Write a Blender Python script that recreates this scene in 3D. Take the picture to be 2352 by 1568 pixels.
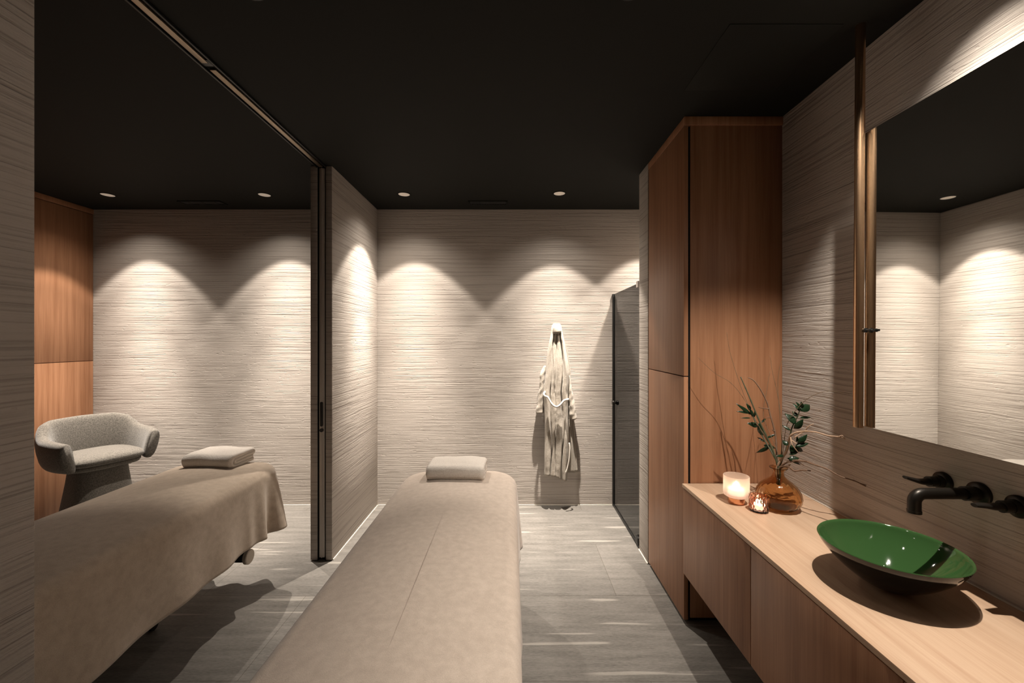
import bpy, bmesh, math, random
from mathutils import Vector, Matrix, noise
random.seed(7)
for o in list(bpy.data.objects): bpy.data.objects.remove(o)
S = bpy.context.scene
COL = S.collection
PI = math.pi

# ------------------------------------------------------------------ camera
F_PX, VPX, VPY, EYE = 950.0, 1178.0, 779.0, 1.487
cam = bpy.data.cameras.new('camera'); camo = bpy.data.objects.new('camera', cam); COL.objects.link(camo)
cam.sensor_width = 36; cam.lens = 36*F_PX/2352
cam.shift_x = -(VPX-1176)/2352; cam.shift_y = (VPY-784)/2352
cam.clip_start = .02
camo.location = (0, 0, EYE); camo.rotation_euler = (PI/2, 0, 0)
S.camera = camo

# ------------------------------------------------------------------ world, exposure
W = bpy.data.worlds.new('world'); S.world = W; W.use_nodes = True
W.node_tree.nodes['Background'].inputs[0].default_value = (.9, .75, .6, 1)
W.node_tree.nodes['Background'].inputs[1].default_value = .01
S.view_settings.view_transform = 'Standard'; S.view_settings.look = 'None'
S.view_settings.gamma = 1; S.view_settings.use_curve_mapping = False
S.view_settings.exposure = 0.0
LAMP = (1.0, .895, .78)
CEIL = 2.65
BACK = 3.708
RIGHT = 1.41
LEFT = -3.76
PL, PR = -1.359, -1.213      # partition faces
NEARY = -1.3
# downlights: x, y, cone degrees, blend, watts
WASHERS = [(-3.262, 3.33), (-2.0, 3.33), (-.873, 3.318), (.371, 3.298)]
P_WASH, P_CORE, P_BEAM, P_SPILL = 74, 235, 560, 15
P_COUNTER, P_MIRROR_BOUNCE, P_NEAR = 185, 22, .4

# ------------------------------------------------------------------ helpers
def P(px, py, Y):
    return Vector(((px-VPX)*Y/F_PX, Y, EYE-(py-VPY)*Y/F_PX))
def link(name, me, mat=None, parent=None):
    o = bpy.data.objects.new(name, me); COL.objects.link(o)
    if mat:
        for m in (mat if isinstance(mat, (list, tuple)) else [mat]): me.materials.append(m)
    if parent: o.parent = parent
    return o
def tag(o, label, cat, group=None):
    o['label'] = label; o['category'] = cat
    if group: o['group'] = group
    return o
def structure(o): o['kind'] = 'structure'; return o
def thing(name, label, cat, loc=(0, 0, 0), rz=0, group=None):
    o = bpy.data.objects.new(name, None); COL.objects.link(o); o.empty_display_size = .1
    o.location = loc; o.rotation_euler = (0, 0, rz)
    return tag(o, label, cat, group)
def mesh_of(verts, faces, smooth=False):
    me = bpy.data.meshes.new('mesh'); me.from_pydata([tuple(v) for v in verts], [], faces); me.update()
    bm = bmesh.new(); bm.from_mesh(me); bmesh.ops.recalc_face_normals(bm, faces=bm.faces); bm.to_mesh(me); bm.free()
    if smooth:
        for p in me.polygons: p.use_smooth = True
    return me
def smooth_angle(me, deg=40):
    bm = bmesh.new(); bm.from_mesh(me)
    for f in bm.faces: f.smooth = True
    for e in bm.edges:
        if len(e.link_faces) == 2 and e.calc_face_angle(0) > math.radians(deg): e.smooth = False
    bm.to_mesh(me); bm.free(); return me
def boxes(lst, bevel=.0015):
    bm = bmesh.new()
    for (x0, x1, y0, y1, z0, z1) in lst:
        r = bmesh.ops.create_cube(bm, size=1)
        for v in r['verts']:
            v.co = Vector(((x0+x1)/2+v.co.x*(x1-x0), (y0+y1)/2+v.co.y*(y1-y0), (z0+z1)/2+v.co.z*(z1-z0)))
    if bevel: bmesh.ops.bevel(bm, geom=list(bm.edges), offset=bevel, segments=2, affect='EDGES', profile=.5)
    me = bpy.data.meshes.new('mesh'); bm.to_mesh(me); bm.free()
    return smooth_angle(me, 50)
def box(name, b, mat, parent=None, bevel=.0015): return link(name, boxes([b], bevel), mat, parent)
def grid_faces(nr, nc, closed_c=True, cap=False):
    f = []
    for i in range(nr-1):
        for j in range(nc if closed_c else nc-1):
            k = (j+1) % nc
            f.append((i*nc+j, i*nc+k, (i+1)*nc+k, (i+1)*nc+j))
    if cap:
        f.append(tuple(range(nc))); f.append(tuple((nr-1)*nc+j for j in range(nc)))
    return f
def lathe(prof, seg=64, ribs=None, caps=False):
    vs = []
    for (r, z) in prof:
        for j in range(seg):
            a = 2*PI*j/seg; rr = r*(ribs(a, z) if ribs else 1)
            vs.append((rr*math.cos(a), rr*math.sin(a), z))
    return smooth_angle(mesh_of(vs, grid_faces(len(prof), seg, True, caps)), 35)
def xform(me, M): me.transform(M); return me
def tube(pts, rad, seg=10, caps=True):
    pts = [Vector(p) for p in pts]; n = len(pts)
    if not hasattr(rad, '__len__'): rad = [rad]*n
    vs = []; up = None
    for i, p in enumerate(pts):
        t = (pts[min(i+1, n-1)]-pts[max(i-1, 0)]).normalized()
        if up is None: up = t.orthogonal().normalized()
        up = (up-t*up.dot(t))
        if up.length < 1e-6: up = t.orthogonal()
        up.normalize(); s = t.cross(up)
        for j in range(seg):
            a = 2*PI*j/seg; vs.append(p+(up*math.cos(a)+s*math.sin(a))*rad[i])
    return vs, grid_faces(n, seg, True, caps)
def merge(parts):
    V, Fs = [], []
    for v, f in parts:
        b = len(V); V += list(v); Fs += [tuple(i+b for i in q) for q in f]
    return V, Fs
def catmull(pts, n=8):
    pts = [Vector(p) for p in pts]; out = []
    q = [pts[0]*2-pts[1]]+pts+[pts[-1]*2-pts[-2]]
    for i in range(1, len(q)-2):
        for k in range(n):
            t = k/n; a, b, c, d = q[i-1], q[i], q[i+1], q[i+2]
            out.append(.5*((2*b)+(c-a)*t+(2*a-5*b+4*c-d)*t*t+(3*b-a-3*c+d)*t**3))
    out.append(pts[-1]); return out
def lerp_table(tab, x):
    if x <= tab[0][0]: return tab[0][1:]
    for a, b in zip(tab, tab[1:]):
        if x <= b[0]:
            t = (x-a[0])/(b[0]-a[0]); t = t
            return tuple(u+(w-u)*t for u, w in zip(a[1:], b[1:]))
    return tab[-1][1:]

# ------------------------------------------------------------------ materials
def mat(name):
    m = bpy.data.materials.new(name); m.use_nodes = True
    nt = m.node_tree; return m, nt, nt.nodes['Principled BSDF']
def N(nt, t, **kw):
    n = nt.nodes.new(t)
    for k, v in kw.items():
        if k in n.inputs: n.inputs[k].default_value = v
        else: setattr(n, k, v)
    return n
def simple(name, col, rough=.5, metal=0, spec=.5, **kw):
    m, nt, b = mat(name)
    b.inputs['Base Color'].default_value = (*col, 1); b.inputs['Roughness'].default_value = rough
    b.inputs['Metallic'].default_value = metal; b.inputs['Specular IOR Level'].default_value = spec
    for k, v in kw.items(): b.inputs[k].default_value = v
    return m
def coords(nt, scale, rot=(0, 0, 0)):
    g = N(nt, 'ShaderNodeNewGeometry'); mp = N(nt, 'ShaderNodeMapping')
    mp.inputs['Scale'].default_value = scale; mp.inputs['Rotation'].default_value = rot
    nt.links.new(g.outputs['Position'], mp.inputs['Vector']); return mp.outputs[0]
def ramp(nt, src, stops):
    r = N(nt, 'ShaderNodeValToRGB')
    el = r.color_ramp.elements
    while len(el) < len(stops): el.new(.5)
    for e, (p, c) in zip(el, stops): e.position = p; e.color = (*c, 1) if len(c) == 3 else c
    nt.links.new(src, r.inputs[0]); return r.outputs[0]
def math_n(nt, op, a, b=None, clamp=False):
    n = N(nt, 'ShaderNodeMath', operation=op, use_clamp=clamp)
    for i, v in enumerate((a, b)):
        if v is None: continue
        if isinstance(v, (int, float)): n.inputs[i].default_value = v
        else: nt.links.new(v, n.inputs[i])
    return n.outputs[0]
def plaster(name='combed_plaster', strength=1.0):
    m, nt, b = mat(name)
    L = nt.links
    # slow wobble of the combed lines
    g = N(nt, 'ShaderNodeNewGeometry')
    wob = N(nt, 'ShaderNodeTexNoise', Scale=1.6, Detail=3.0)
    L.new(g.outputs['Position'], wob.inputs['Vector'])
    sub = N(nt, 'ShaderNodeVectorMath', operation='MULTIPLY_ADD')
    L.new(wob.outputs['Color'], sub.inputs[0]); sub.inputs[1].default_value = (0, 0, .024)
    L.new(g.outputs['Position'], sub.inputs[2])
    def layer(sc, det, rough):
        mp = N(nt, 'ShaderNodeMapping'); mp.inputs['Scale'].default_value = sc
        L.new(sub.outputs[0], mp.inputs['Vector'])
        n = N(nt, 'ShaderNodeTexNoise', Scale=1.0, Detail=det, Roughness=rough)
        L.new(mp.outputs[0], n.inputs['Vector']); return n.outputs['Fac']
    lines = layer((.8, .8, 108), 4.0, .55)
    fine = layer((5, 5, 150), 2.0, .5)
    big = layer((.9, .9, 17), 2.0, .5)
    grain = layer((130, 130, 190), 2.0, .6)
    pits = layer((26, 26, 75), 2.0, .5)
    patch = layer((1.3, 1.3, 3.0), 2.0, .5)
    # deep grooves where lines noise is low
    groove = N(nt, 'ShaderNodeMapRange'); groove.interpolation_type = 'SMOOTHSTEP'
    L.new(lines, groove.inputs[0]); groove.inputs[1].default_value = .30; groove.inputs[2].default_value = .52
    pit = N(nt, 'ShaderNodeMapRange'); pit.interpolation_type = 'SMOOTHSTEP'
    L.new(pits, pit.inputs[0]); pit.inputs[1].default_value = .24; pit.inputs[2].default_value = .38
    pm = N(nt, 'ShaderNodeMapRange'); L.new(patch, pm.inputs[0]); pm.inputs[1].default_value = .35; pm.inputs[2].default_value = .65
    pm.inputs[3].default_value = .45; pm.inputs[4].default_value = 1.15
    h = math_n(nt, 'MULTIPLY', groove.outputs[0], .55)
    h = math_n(nt, 'ADD', h, math_n(nt, 'MULTIPLY', fine, .75))
    h = math_n(nt, 'ADD', h, math_n(nt, 'MULTIPLY', big, .2))
    h = math_n(nt, 'MULTIPLY', h, pm.outputs[0])
    h = math_n(nt, 'ADD', h, math_n(nt, 'MULTIPLY', grain, .18))
    h = math_n(nt, 'ADD', h, math_n(nt, 'MULTIPLY', pit.outputs[0], .35))
    bp = N(nt, 'ShaderNodeBump', Strength=strength, Distance=.0037)
    L.new(h, bp.inputs['Height']); L.new(bp.outputs[0], b.inputs['Normal'])
    mix = ramp(nt, groove.outputs[0], [(0, (.335, .296, .264)), (1, (.455, .411, .371))])
    L.new(mix, b.inputs['Base Color'])
    b.inputs['Roughness'].default_value = .9; b.inputs['Specular IOR Level'].default_value = .15
    return m
def wood(name, axis='z', dark=(.215, .093, .044), light=(.345, .172, .092), sheen=.42):
    m, nt, b = mat(name); L = nt.links
    sc = {'z': (34, 34, 1.1), 'y': (34, 1.1, 34), 'x': (1.1, 34, 34)}[axis]
    f = {'z': (220, 220, 5), 'y': (220, 5, 220), 'x': (5, 220, 220)}[axis]
    c = {'z': (3.4, 3.4, .35), 'y': (3.4, .35, 3.4), 'x': (.35, 3.4, 3.4)}[axis]
    n0 = N(nt, 'ShaderNodeTexNoise', Scale=1.0, Detail=2.0, Distortion=.4); L.new(coords(nt, c), n0.inputs['Vector'])
    n1 = N(nt, 'ShaderNodeTexNoise', Scale=1.0, Detail=4.0, Distortion=.25); L.new(coords(nt, sc), n1.inputs['Vector'])
    n2 = N(nt, 'ShaderNodeTexNoise', Scale=1.0, Detail=3.0); L.new(coords(nt, f), n2.inputs['Vector'])
    s = math_n(nt, 'ADD', math_n(nt, 'MULTIPLY', n1.outputs['Fac'], .5), math_n(nt, 'MULTIPLY', n2.outputs['Fac'], .3))
    s = math_n(nt, 'ADD', s, math_n(nt, 'MULTIPLY', n0.outputs['Fac'], .3))
    col = ramp(nt, s, [(.38, dark), (.66, light)])
    L.new(col, b.inputs['Base Color'])
    bp = N(nt, 'ShaderNodeBump', Strength=.15, Distance=.0008); L.new(n2.outputs['Fac'], bp.inputs['Height']); L.new(bp.outputs[0], b.inputs['Normal'])
    b.inputs['Roughness'].default_value = sheen; b.inputs['Specular IOR Level'].default_value = .35
    return m
def stone_floor():
    m, nt, b = mat('grained_stone_tile'); L = nt.links
    base = N(nt, 'ShaderNodeTexNoise', Scale=1.0, Detail=5.0, Roughness=.6); L.new(coords(nt, (3.0, 24, 1)), base.inputs['Vector'])
    fine = N(nt, 'ShaderNodeTexNoise', Scale=1.0, Detail=3.0, Roughness=.7); L.new(coords(nt, (38, 190, 1)), fine.inputs['Vector'])
    vein = N(nt, 'ShaderNodeTexNoise', Scale=1.0, Detail=2.0, Distortion=.3); L.new(coords(nt, (1.2, 23, 1), (0, 0, .02)), vein.inputs['Vector'])
    s = math_n(nt, 'ADD', math_n(nt, 'MULTIPLY', base.outputs['Fac'], .5), math_n(nt, 'MULTIPLY', fine.outputs['Fac'], .5))
    col = ramp(nt, s, [(.34, (.10, .093, .083)), (.66, (.215, .20, .182))])
    vm = N(nt, 'ShaderNodeMapRange'); vm.interpolation_type = 'SMOOTHSTEP'
    L.new(vein.outputs['Fac'], vm.inputs[0]); vm.inputs[1].default_value = .64; vm.inputs[2].default_value = .70
    mx = N(nt, 'ShaderNodeMix', data_type='RGBA'); L.new(math_n(nt, 'MULTIPLY', vm.outputs[0], .30), mx.inputs[0]); L.new(col, mx.inputs[6]); mx.inputs[7].default_value = (.62, .58, .52, 1)
    br = N(nt, 'ShaderNodeTexBrick', offset=.5); L.new(coords(nt, (1, 1, 1)), br.inputs['Vector'])
    br.inputs['Color1'].default_value = (1, 1, 1, 1); br.inputs['Color2'].default_value = (.86, .86, .86, 1); br.inputs['Mortar'].default_value = (.55, .52, .48, 1)
    br.inputs['Scale'].default_value = 1; br.inputs['Mortar Size'].default_value = .0016; br.inputs['Brick Width'].default_value = 1.2; br.inputs['Row Height'].default_value = .60
    mu = N(nt, 'ShaderNodeMix', data_type='RGBA', blend_type='MULTIPLY'); mu.inputs[0].default_value = 1
    L.new(mx.outputs[2], mu.inputs[6]); L.new(br.outputs['Color'], mu.inputs[7]); L.new(mu.outputs[2], b.inputs['Base Color'])
    bp = N(nt, 'ShaderNodeBump', Strength=.35, Distance=.001); L.new(fine.outputs['Fac'], bp.inputs['Height']); L.new(bp.outputs[0], b.inputs['Normal'])
    b.inputs['Roughness'].default_value = .6; b.inputs['Specular IOR Level'].default_value = .3
    return m
def fabric(name, c0, c1, scale=60, fine=900, bump=.4, sheen=.3, dist=.0015, soft=False):
    m, nt, b = mat(name); L = nt.links
    n = N(nt, 'ShaderNodeTexNoise', Scale=scale, Detail=3.0); L.new(coords(nt, (1, 1, 1)), n.inputs['Vector'])
    n2 = N(nt, 'ShaderNodeTexNoise', Scale=fine, Detail=2.0); L.new(coords(nt, (1, 1, 1)), n2.inputs['Vector'])
    s = math_n(nt, 'ADD', math_n(nt, 'MULTIPLY', n.outputs['Fac'], .55), math_n(nt, 'MULTIPLY', n2.outputs['Fac'], .45))
    L.new(ramp(nt, s, [(.36, c0), (.64, c1)]), b.inputs['Base Color'])
    bp = N(nt, 'ShaderNodeBump', Strength=bump, Distance=dist); L.new(s, bp.inputs['Height']); L.new(bp.outputs[0], b.inputs['Normal'])
    b.inputs['Roughness'].default_value = .95; b.inputs['Specular IOR Level'].default_value = .1
    b.inputs['Sheen Weight'].default_value = sheen; b.inputs['Sheen Roughness'].default_value = .5
    return m
M = {}
M['plaster'] = plaster()
M['wood'] = wood('oak_veneer_upright')
M['wood_top'] = wood('oak_veneer_counter', 'y', (.44, .285, .185), (.56, .40, .28), .5)
M['floor'] = stone_floor()
M['ceiling'] = simple('matt_black_paint', (.0085, .0085, .0068), .8, spec=.2)
M['black'] = simple('black_metal', (.008, .008, .0075), .42, 0, .5)
M['dark'] = simple('black_recess', (.006, .006, .006), .8, spec=.1)
M['tap'] = simple('burnished_black_metal', (.018, .015, .012), .36, .6)
M['brass'] = simple('brushed_brass', (.62, .40, .24), .26, 1)
M['copper'] = simple('polished_copper', (.80, .42, .25), .22, 1)
M['rail'] = simple('bronze_rail', (.34, .27, .20), .42, .9)
M['jamb'] = simple('grey_brown_metal', (.55, .50, .46), .5, .1)
M['white_line'] = simple('pale_sealant', (.66, .62, .55), .6)
M['blanket'] = fabric('beige_fleece', (.49, .41, .345), (.60, .51, .435), 40, 420, .5, .35, .002)
M['blanket_dark'] = fabric('brown_beige_fleece', (.42, .335, .26), (.53, .435, .345), 34, 420, .5, .35, .002)
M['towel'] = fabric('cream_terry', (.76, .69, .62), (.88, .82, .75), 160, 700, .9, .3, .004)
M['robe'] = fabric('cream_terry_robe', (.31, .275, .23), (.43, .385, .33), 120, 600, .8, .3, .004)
M['belt'] = fabric('white_terry_belt', (.50, .46, .41), (.60, .56, .50), 160, 700, .5, .2, .002)
M['chair'] = fabric('grey_melange_wool', (.052, .047, .041), (.145, .131, .113), 130, 420, .8, .2, .002)
M['pad'] = simple('dark_vinyl', (.05, .045, .04), .5)
M['frame'] = simple('black_frame', (.01, .01, .01), .5)
M['wheel'] = simple('cream_plastic', (.55, .48, .40), .45)
M['soil'] = simple('green_enamel', (.02, .13, .022), .06, 0, .5); 
M['bowl_in'] = simple('green_glaze', (.031, .078, .024), .05, 0, .55)
M['bowl_out'] = simple('black_glaze', (.004, .0045, .004), .05, 0, .5)
M['leaf'] = simple('dark_green_leaf', (.008, .024, .009), .35, 0, .4)
M['stem'] = simple('green_brown_stem', (.045, .05, .022), .6)
M['twig'] = simple('brown_twig', (.15, .085, .05), .7)
M['pale_twig'] = simple('pale_twig', (.36, .24, .16), .7)
M['grass'] = simple('dry_grass', (.13, .085, .045), .7)
M['mirror'] = simple('silvered_glass', (.86, .86, .84), .015, 1)
M['grille'] = simple('black_grille', (.005, .005, .005), .6)
M['wax'] = simple('candle_wax', (.8, .72, .6), .5)
def emission(name, col, st):
    m, nt, b = mat(name); b.inputs['Base Color'].default_value = (*col, 1)
    b.inputs['Emission Color'].default_value = (*col, 1); b.inputs['Emission Strength'].default_value = st; return m
M['lens'] = emission('lamp_lens', (.62, .53, .43), .30)
M['flame'] = emission('candle_flame', (1, .80, .55), 18)
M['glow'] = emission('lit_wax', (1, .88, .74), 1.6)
def glass(name, col, rough, ior=1.45, trans=1.0):
    m, nt, b = mat(name)
    b.inputs['Base Color'].default_value = (*col, 1); b.inputs['Transmission Weight'].default_value = trans
    b.inputs['Roughness'].default_value = rough; b.inputs['IOR'].default_value = ior; return m
M['amber'] = glass('amber_glass', (.76, .56, .36), .02, 1.38)
M['pink'] = glass('rose_cut_glass', (.97, .60, .47), .03, 1.45)
def frosted():
    m, nt, b = mat('frosted_glass'); L = nt.links
    d = N(nt, 'ShaderNodeBsdfTranslucent'); d.inputs[0].default_value = (.93, .80, .72, 1)
    b.inputs['Base Color'].default_value = (.96, .88, .83, 1); b.inputs['Roughness'].default_value = .42
    b.inputs['Transmission Weight'].default_value = .85; b.inputs['IOR'].default_value = 1.2
    mx = N(nt, 'ShaderNodeMixShader'); mx.inputs[0].default_value = .35
    L.new(b.outputs[0], mx.inputs[1]); L.new(d.outputs[0], mx.inputs[2]); L.new(mx.outputs[0], nt.nodes['Material Output'].inputs[0])
    return m
M['frost'] = frosted()
def tinted():
    m, nt, b = mat('smoked_glass'); L = nt.links
    t = N(nt, 'ShaderNodeBsdfTransparent'); t.inputs[0].default_value = (.86, .83, .78, 1)
    gl = N(nt, 'ShaderNodeBsdfGlossy'); gl.inputs['Roughness'].default_value = .01; gl.inputs['Color'].default_value = (.9, .9, .9, 1)
    fr = N(nt, 'ShaderNodeFresnel', IOR=1.45); mx = N(nt, 'ShaderNodeMixShader')
    L.new(fr.outputs[0], mx.inputs[0]); L.new(t.outputs[0], mx.inputs[1]); L.new(gl.outputs[0], mx.inputs[2])
    L.new(mx.outputs[0], nt.nodes['Material Output'].inputs[0]); return m
M['smoked'] = tinted()

# ------------------------------------------------------------------ setting
structure(box('floor', (LEFT-.3, RIGHT+.8, NEARY-.1, BACK+.1, -.1, 0), M['floor'], bevel=0))
structure(box('ceiling', (LEFT-.3, RIGHT+.8, NEARY-.1, BACK+.1, CEIL, CEIL+.1), M['ceiling'], bevel=0))
structure(box('wall_back', (LEFT-.1, RIGHT+.1, BACK, BACK+.1, 0, CEIL), M['plaster'], bevel=0))
structure(box('wall_right', (RIGHT, RIGHT+.1, NEARY, BACK, 0, CEIL), M['plaster'], bevel=0))
structure(box('wall_left', (LEFT-.25, LEFT-.15, NEARY, BACK, 0, CEIL), M['plaster'], bevel=0))
structure(box('wall_front', (LEFT-.1, RIGHT+.1, NEARY-.1, NEARY, 0, CEIL), M['plaster'], bevel=0))
# wall between the rooms: two skins with the door pocket between them
JY = 2.775
structure(link('wall_middle', boxes([(PL, -1.312, JY, BACK, 0.006, CEIL), (-1.2565, PR, JY, BACK, 0.006, CEIL)], .004), M['plaster']))
structure(link('trim_1', boxes([(-1.312, -1.309, JY+.004, BACK, 0, CEIL), (-1.2595, -1.2565, JY+.004, BACK, 0, CEIL), (-1.309, -1.2595, JY+.05, JY+.06, 0, CEIL)], 0), M['dark']))
structure(box('wall_near', (PL, PR, NEARY, 1.05, 0, CEIL), M['plaster'], bevel=.003))
# pier between shower and tall cupboard
structure(box('wall_pier', (.893, RIGHT, 2.735, 2.925, 0, CEIL), M['plaster'], bevel=.003))
# pale seal strips at foot of the walls
structure(link('trim_2', boxes([(LEFT, PL, BACK-.006, BACK, 0, .007), (PR, .905, BACK-.006, BACK, 0, .007), (PR, PR+.006, JY+.01, BACK, 0, .007), (.887, .893, 2.735, 2.925, 0, .007)], 0), M['white_line']))

# sliding door retracted in its pocket
d = structure(box('door_1', (-1.303, -1.266, JY+.006, BACK-.05, .02, CEIL-.012), M['jamb'], bevel=.003))
box('edge_rib', (-1.287, -1.282, JY+.001, JY+.007, .02, CEIL-.012), M['jamb'], d, .001)
def slot_mesh(cx, cz, w, h, y0, y1, seg=12):
    vs = []; r = w/2
    for y in (y0, y1):
        for k in range(seg+1): a = PI*k/seg; vs.append((cx+r*math.cos(a), y, cz+h/2-r+r*math.sin(a)))
        for k in range(seg+1): a = PI+PI*k/seg; vs.append((cx+r*math.cos(a), y, cz-h/2+r+r*math.sin(a)))
    n = len(vs)//2
    return mesh_of(vs, grid_faces(2, n, True, True))
link('edge_pull', slot_mesh(-1.2845, .985, .017, .165, JY-.003, JY+.006), M['black'], d)
link('lock', slot_mesh(-1.2845, .877, .025, .025, JY-.003, JY+.006), M['black'], d)

# ceiling track of the sliding door
t = thing('sliding_door_track', 'bronze sliding door rail running along black ceiling to dividing wall', 'rail', (-1.285, JY, CEIL))
link('channel', boxes([(-.034, -.026, -1.72, 0, -.012, 0), (.026, .034, -1.72, 0, -.012, 0)], .001), M['black'], t)
link('rail', boxes([(-.016, .009, -1.0, 0, -.009, 0), (-.016, .009, -1.72, -1.045, -.009, 0)], .001), M['rail'], t)
link('seam_plate', boxes([(-.024, .018, -1.06, -1.02, -.006, 0)], .001), M['black'], t)

# ------------------------------------------------------------------ lamps
def spot(name, parent, loc, W_, deg, blend, size=.02, rot=(0, 0, 0), col=LAMP):
    l = bpy.data.lights.new(name, 'SPOT'); l.energy = W_; l.spot_size = math.radians(deg); l.spot_blend = blend
    l.shadow_soft_size = size; l.color = col
    o = bpy.data.objects.new(name, l); COL.objects.link(o); o.parent = parent; o.location = loc; o.rotation_euler = rot
    return o
def downlight(x, y, label, group):
    t = thing('recessed_downlight', label, 'ceiling light', (x, y, CEIL), 0, group)
    link('trim_ring', lathe([(.050, 0), (.052, -.003), (.047, -.004), (.043, 0.0), (.041, .004)], 48), M['ceiling'], t)
    link('lens', lathe([(.0455, -.0012), (.030, -.0016), (.0005, -.0020)], 48), M['lens'], t)
    spot('lamp', t, (0, 0, -.012), P_WASH, 83, .22, .015)
    spot('lamp_core', t, (0, 0, -.012), P_CORE, 70, 1, .015)
    spot('lamp_beam', t, (0, 0, -.012), P_BEAM, 44, 1, .015)
    spot('lamp_spill', t, (0, 0, -.012), P_SPILL, 128, .7, .03)
    return t
G1 = 'recessed downlights in the black ceiling'
downlight(*WASHERS[0], 'recessed ceiling downlight nearest the left wood cupboard, above grey armchair', G1)
downlight(*WASHERS[1], 'recessed ceiling downlight of left room beside the dividing wall', G1)
downlight(*WASHERS[2], 'recessed ceiling downlight of middle room close to dividing wall', G1)
downlight(*WASHERS[3], 'recessed ceiling downlight of middle room above the hanging bathrobe', G1)
t = thing('recessed_downlight', 'ceiling downlight inside the shower behind the smoked glass', 'ceiling light', (1.16, 3.34, CEIL), 0, G1)
link('lens', lathe([(.0455, -.0012), (.030, -.0016), (.0005, -.0020)], 48), M['lens'], t)
spot('lamp', t, (0, 0, -.012), P_WASH, 83, .25, .015)
spot('lamp_core', t, (0, 0, -.012), P_CORE, 70, 1, .015)
def cyl_spot(x, y, label, w, deg=80, blend=.5, h=.10, r=.05, spill=0):
    t = thing('ceiling_spotlight', label, 'ceiling light', (x, y, CEIL))
    link('housing', lathe([(r, 0), (r, -h), (r-.005, -h), (r-.008, -h+.018)], 40), M['black'], t)
    link('lens', lathe([(r-.006, -h+.010), (r*.5, -h+.0095), (.0005, -h+.009)], 40), M['lens'], t)
    spot('lamp', t, (0, 0, -h-.003), w, deg, blend, .011)
    if spill: spot('lamp_spill', t, (0, 0, -h-.003), spill, 160, .7, .03)
    return t
cyl_spot(.36, 1.25, 'black surface spotlight at the top edge above the middle massage table', P_NEAR, 92, .4, spill=3.0)
cyl_spot(-.80, 1.25, 'black surface spotlight at the top edge near the door rail', P_NEAR, 92, .4, spill=1.0)
cyl_spot(1.10, 1.19, 'black spotlight over the washbasin counter, above the green bowl', P_COUNTER, 99, .60, .02, .035)
cyl_spot(1.205, 1.19, 'added unseen spotlight close in front of the mirror, standing in for its reflected light', P_MIRROR_BOUNCE, 99, .60, .02, .028)  # added lamp, imitates the counter spotlight bouncing off the mirror

# ceiling vents
def vent(x, y, w, label, slots):
    t = thing('ceiling_vent', label, 'vent', (x, y, CEIL), 0, 'slot vents in the ceiling')
    h = .05
    link('frame', boxes([(-w/2, w/2, -h, -h+.012, -.006, 0), (-w/2, w/2, h-.012, h, -.006, 0), (-w/2, -w/2+.012, -h, h, -.006, 0), (w/2-.012, w/2, -h, h, -.006, 0)], .001), M['ceiling'], t)
    link('grille', boxes([(-w/2+.012+(w-.024)*i/slots, -w/2+.012+(w-.024)*(i+.55)/slots, -h+.012, h-.012, -.003, 0) for i in range(slots)]+[(-w/2+.012, w/2-.012, -h+.012, h-.012, -.001, 0)], 0), M['grille'], t)
vent(-.21, 3.52, .33, 'black slotted ceiling vent between the downlights of middle room', 14)
vent(-2.64, 3.52, .36, 'black ceiling vent between the downlights of left room', 3)
o = link('ceiling_hatch', boxes([(.80, 1.22, 1.525, 1.93, CEIL-.003, CEIL)], .001), M['ceiling'])
tag(o, 'flush black square access hatch in ceiling left of brass rod', 'hatch')

# ------------------------------------------------------------------ wood cupboards
# left room: full wall of oak fronts
t = thing('wall_cupboard', 'floor to ceiling oak cupboard wall behind the grey armchair', 'cupboard', (LEFT, 0, 0))
box('carcass', (-.149, -.022, NEARY, BACK, .0, CEIL-.001), M['wood'], t)
box('top_panel', (-.03, .004, NEARY, BACK-.0, CEIL-.045, CEIL-.001), M['wood'], t)
yy = BACK
for i in range(4):
    y0 = yy-1.10
    for (z0, z1) in ((.01, 1.293), (1.298, CEIL-.05)):
        box('door', (-.022, 0, y0+.002, yy-.002, z0, z1), M['wood'], t)
    yy = y0
# tall cupboard on the right
TY0, TY1 = 2.16, 2.733
t = thing('tall_cupboard', 'tall oak cupboard standing between the shower pier and counter', 'cupboard', (.9, TY0, 0))
CX = .893
box('carcass', (.028, RIGHT-.9-.0005, .004, TY1-TY0, .03, CEIL-.045), M['wood'], t)
box('top_panel', (-.006, RIGHT-.9-.0005, -.004, TY1-TY0, CEIL-.045, CEIL-.001), M['wood'], t)
box('plinth', (.02, RIGHT-.9-.001, .03, TY1-TY0-.002, 0, .03), M['dark'], t)
box('door', (CX-.9, .016, 0, TY1-TY0-.012, 1.2955, CEIL-.050), M['wood'], t)
box('door', (CX-.9, .016, 0, TY1-TY0-.012, .022, 1.2905), M['wood'], t)
box('shadow_gap', (.016, .028, .008, .02, .03, CEIL-.05), M['dark'], t, 0)
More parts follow.
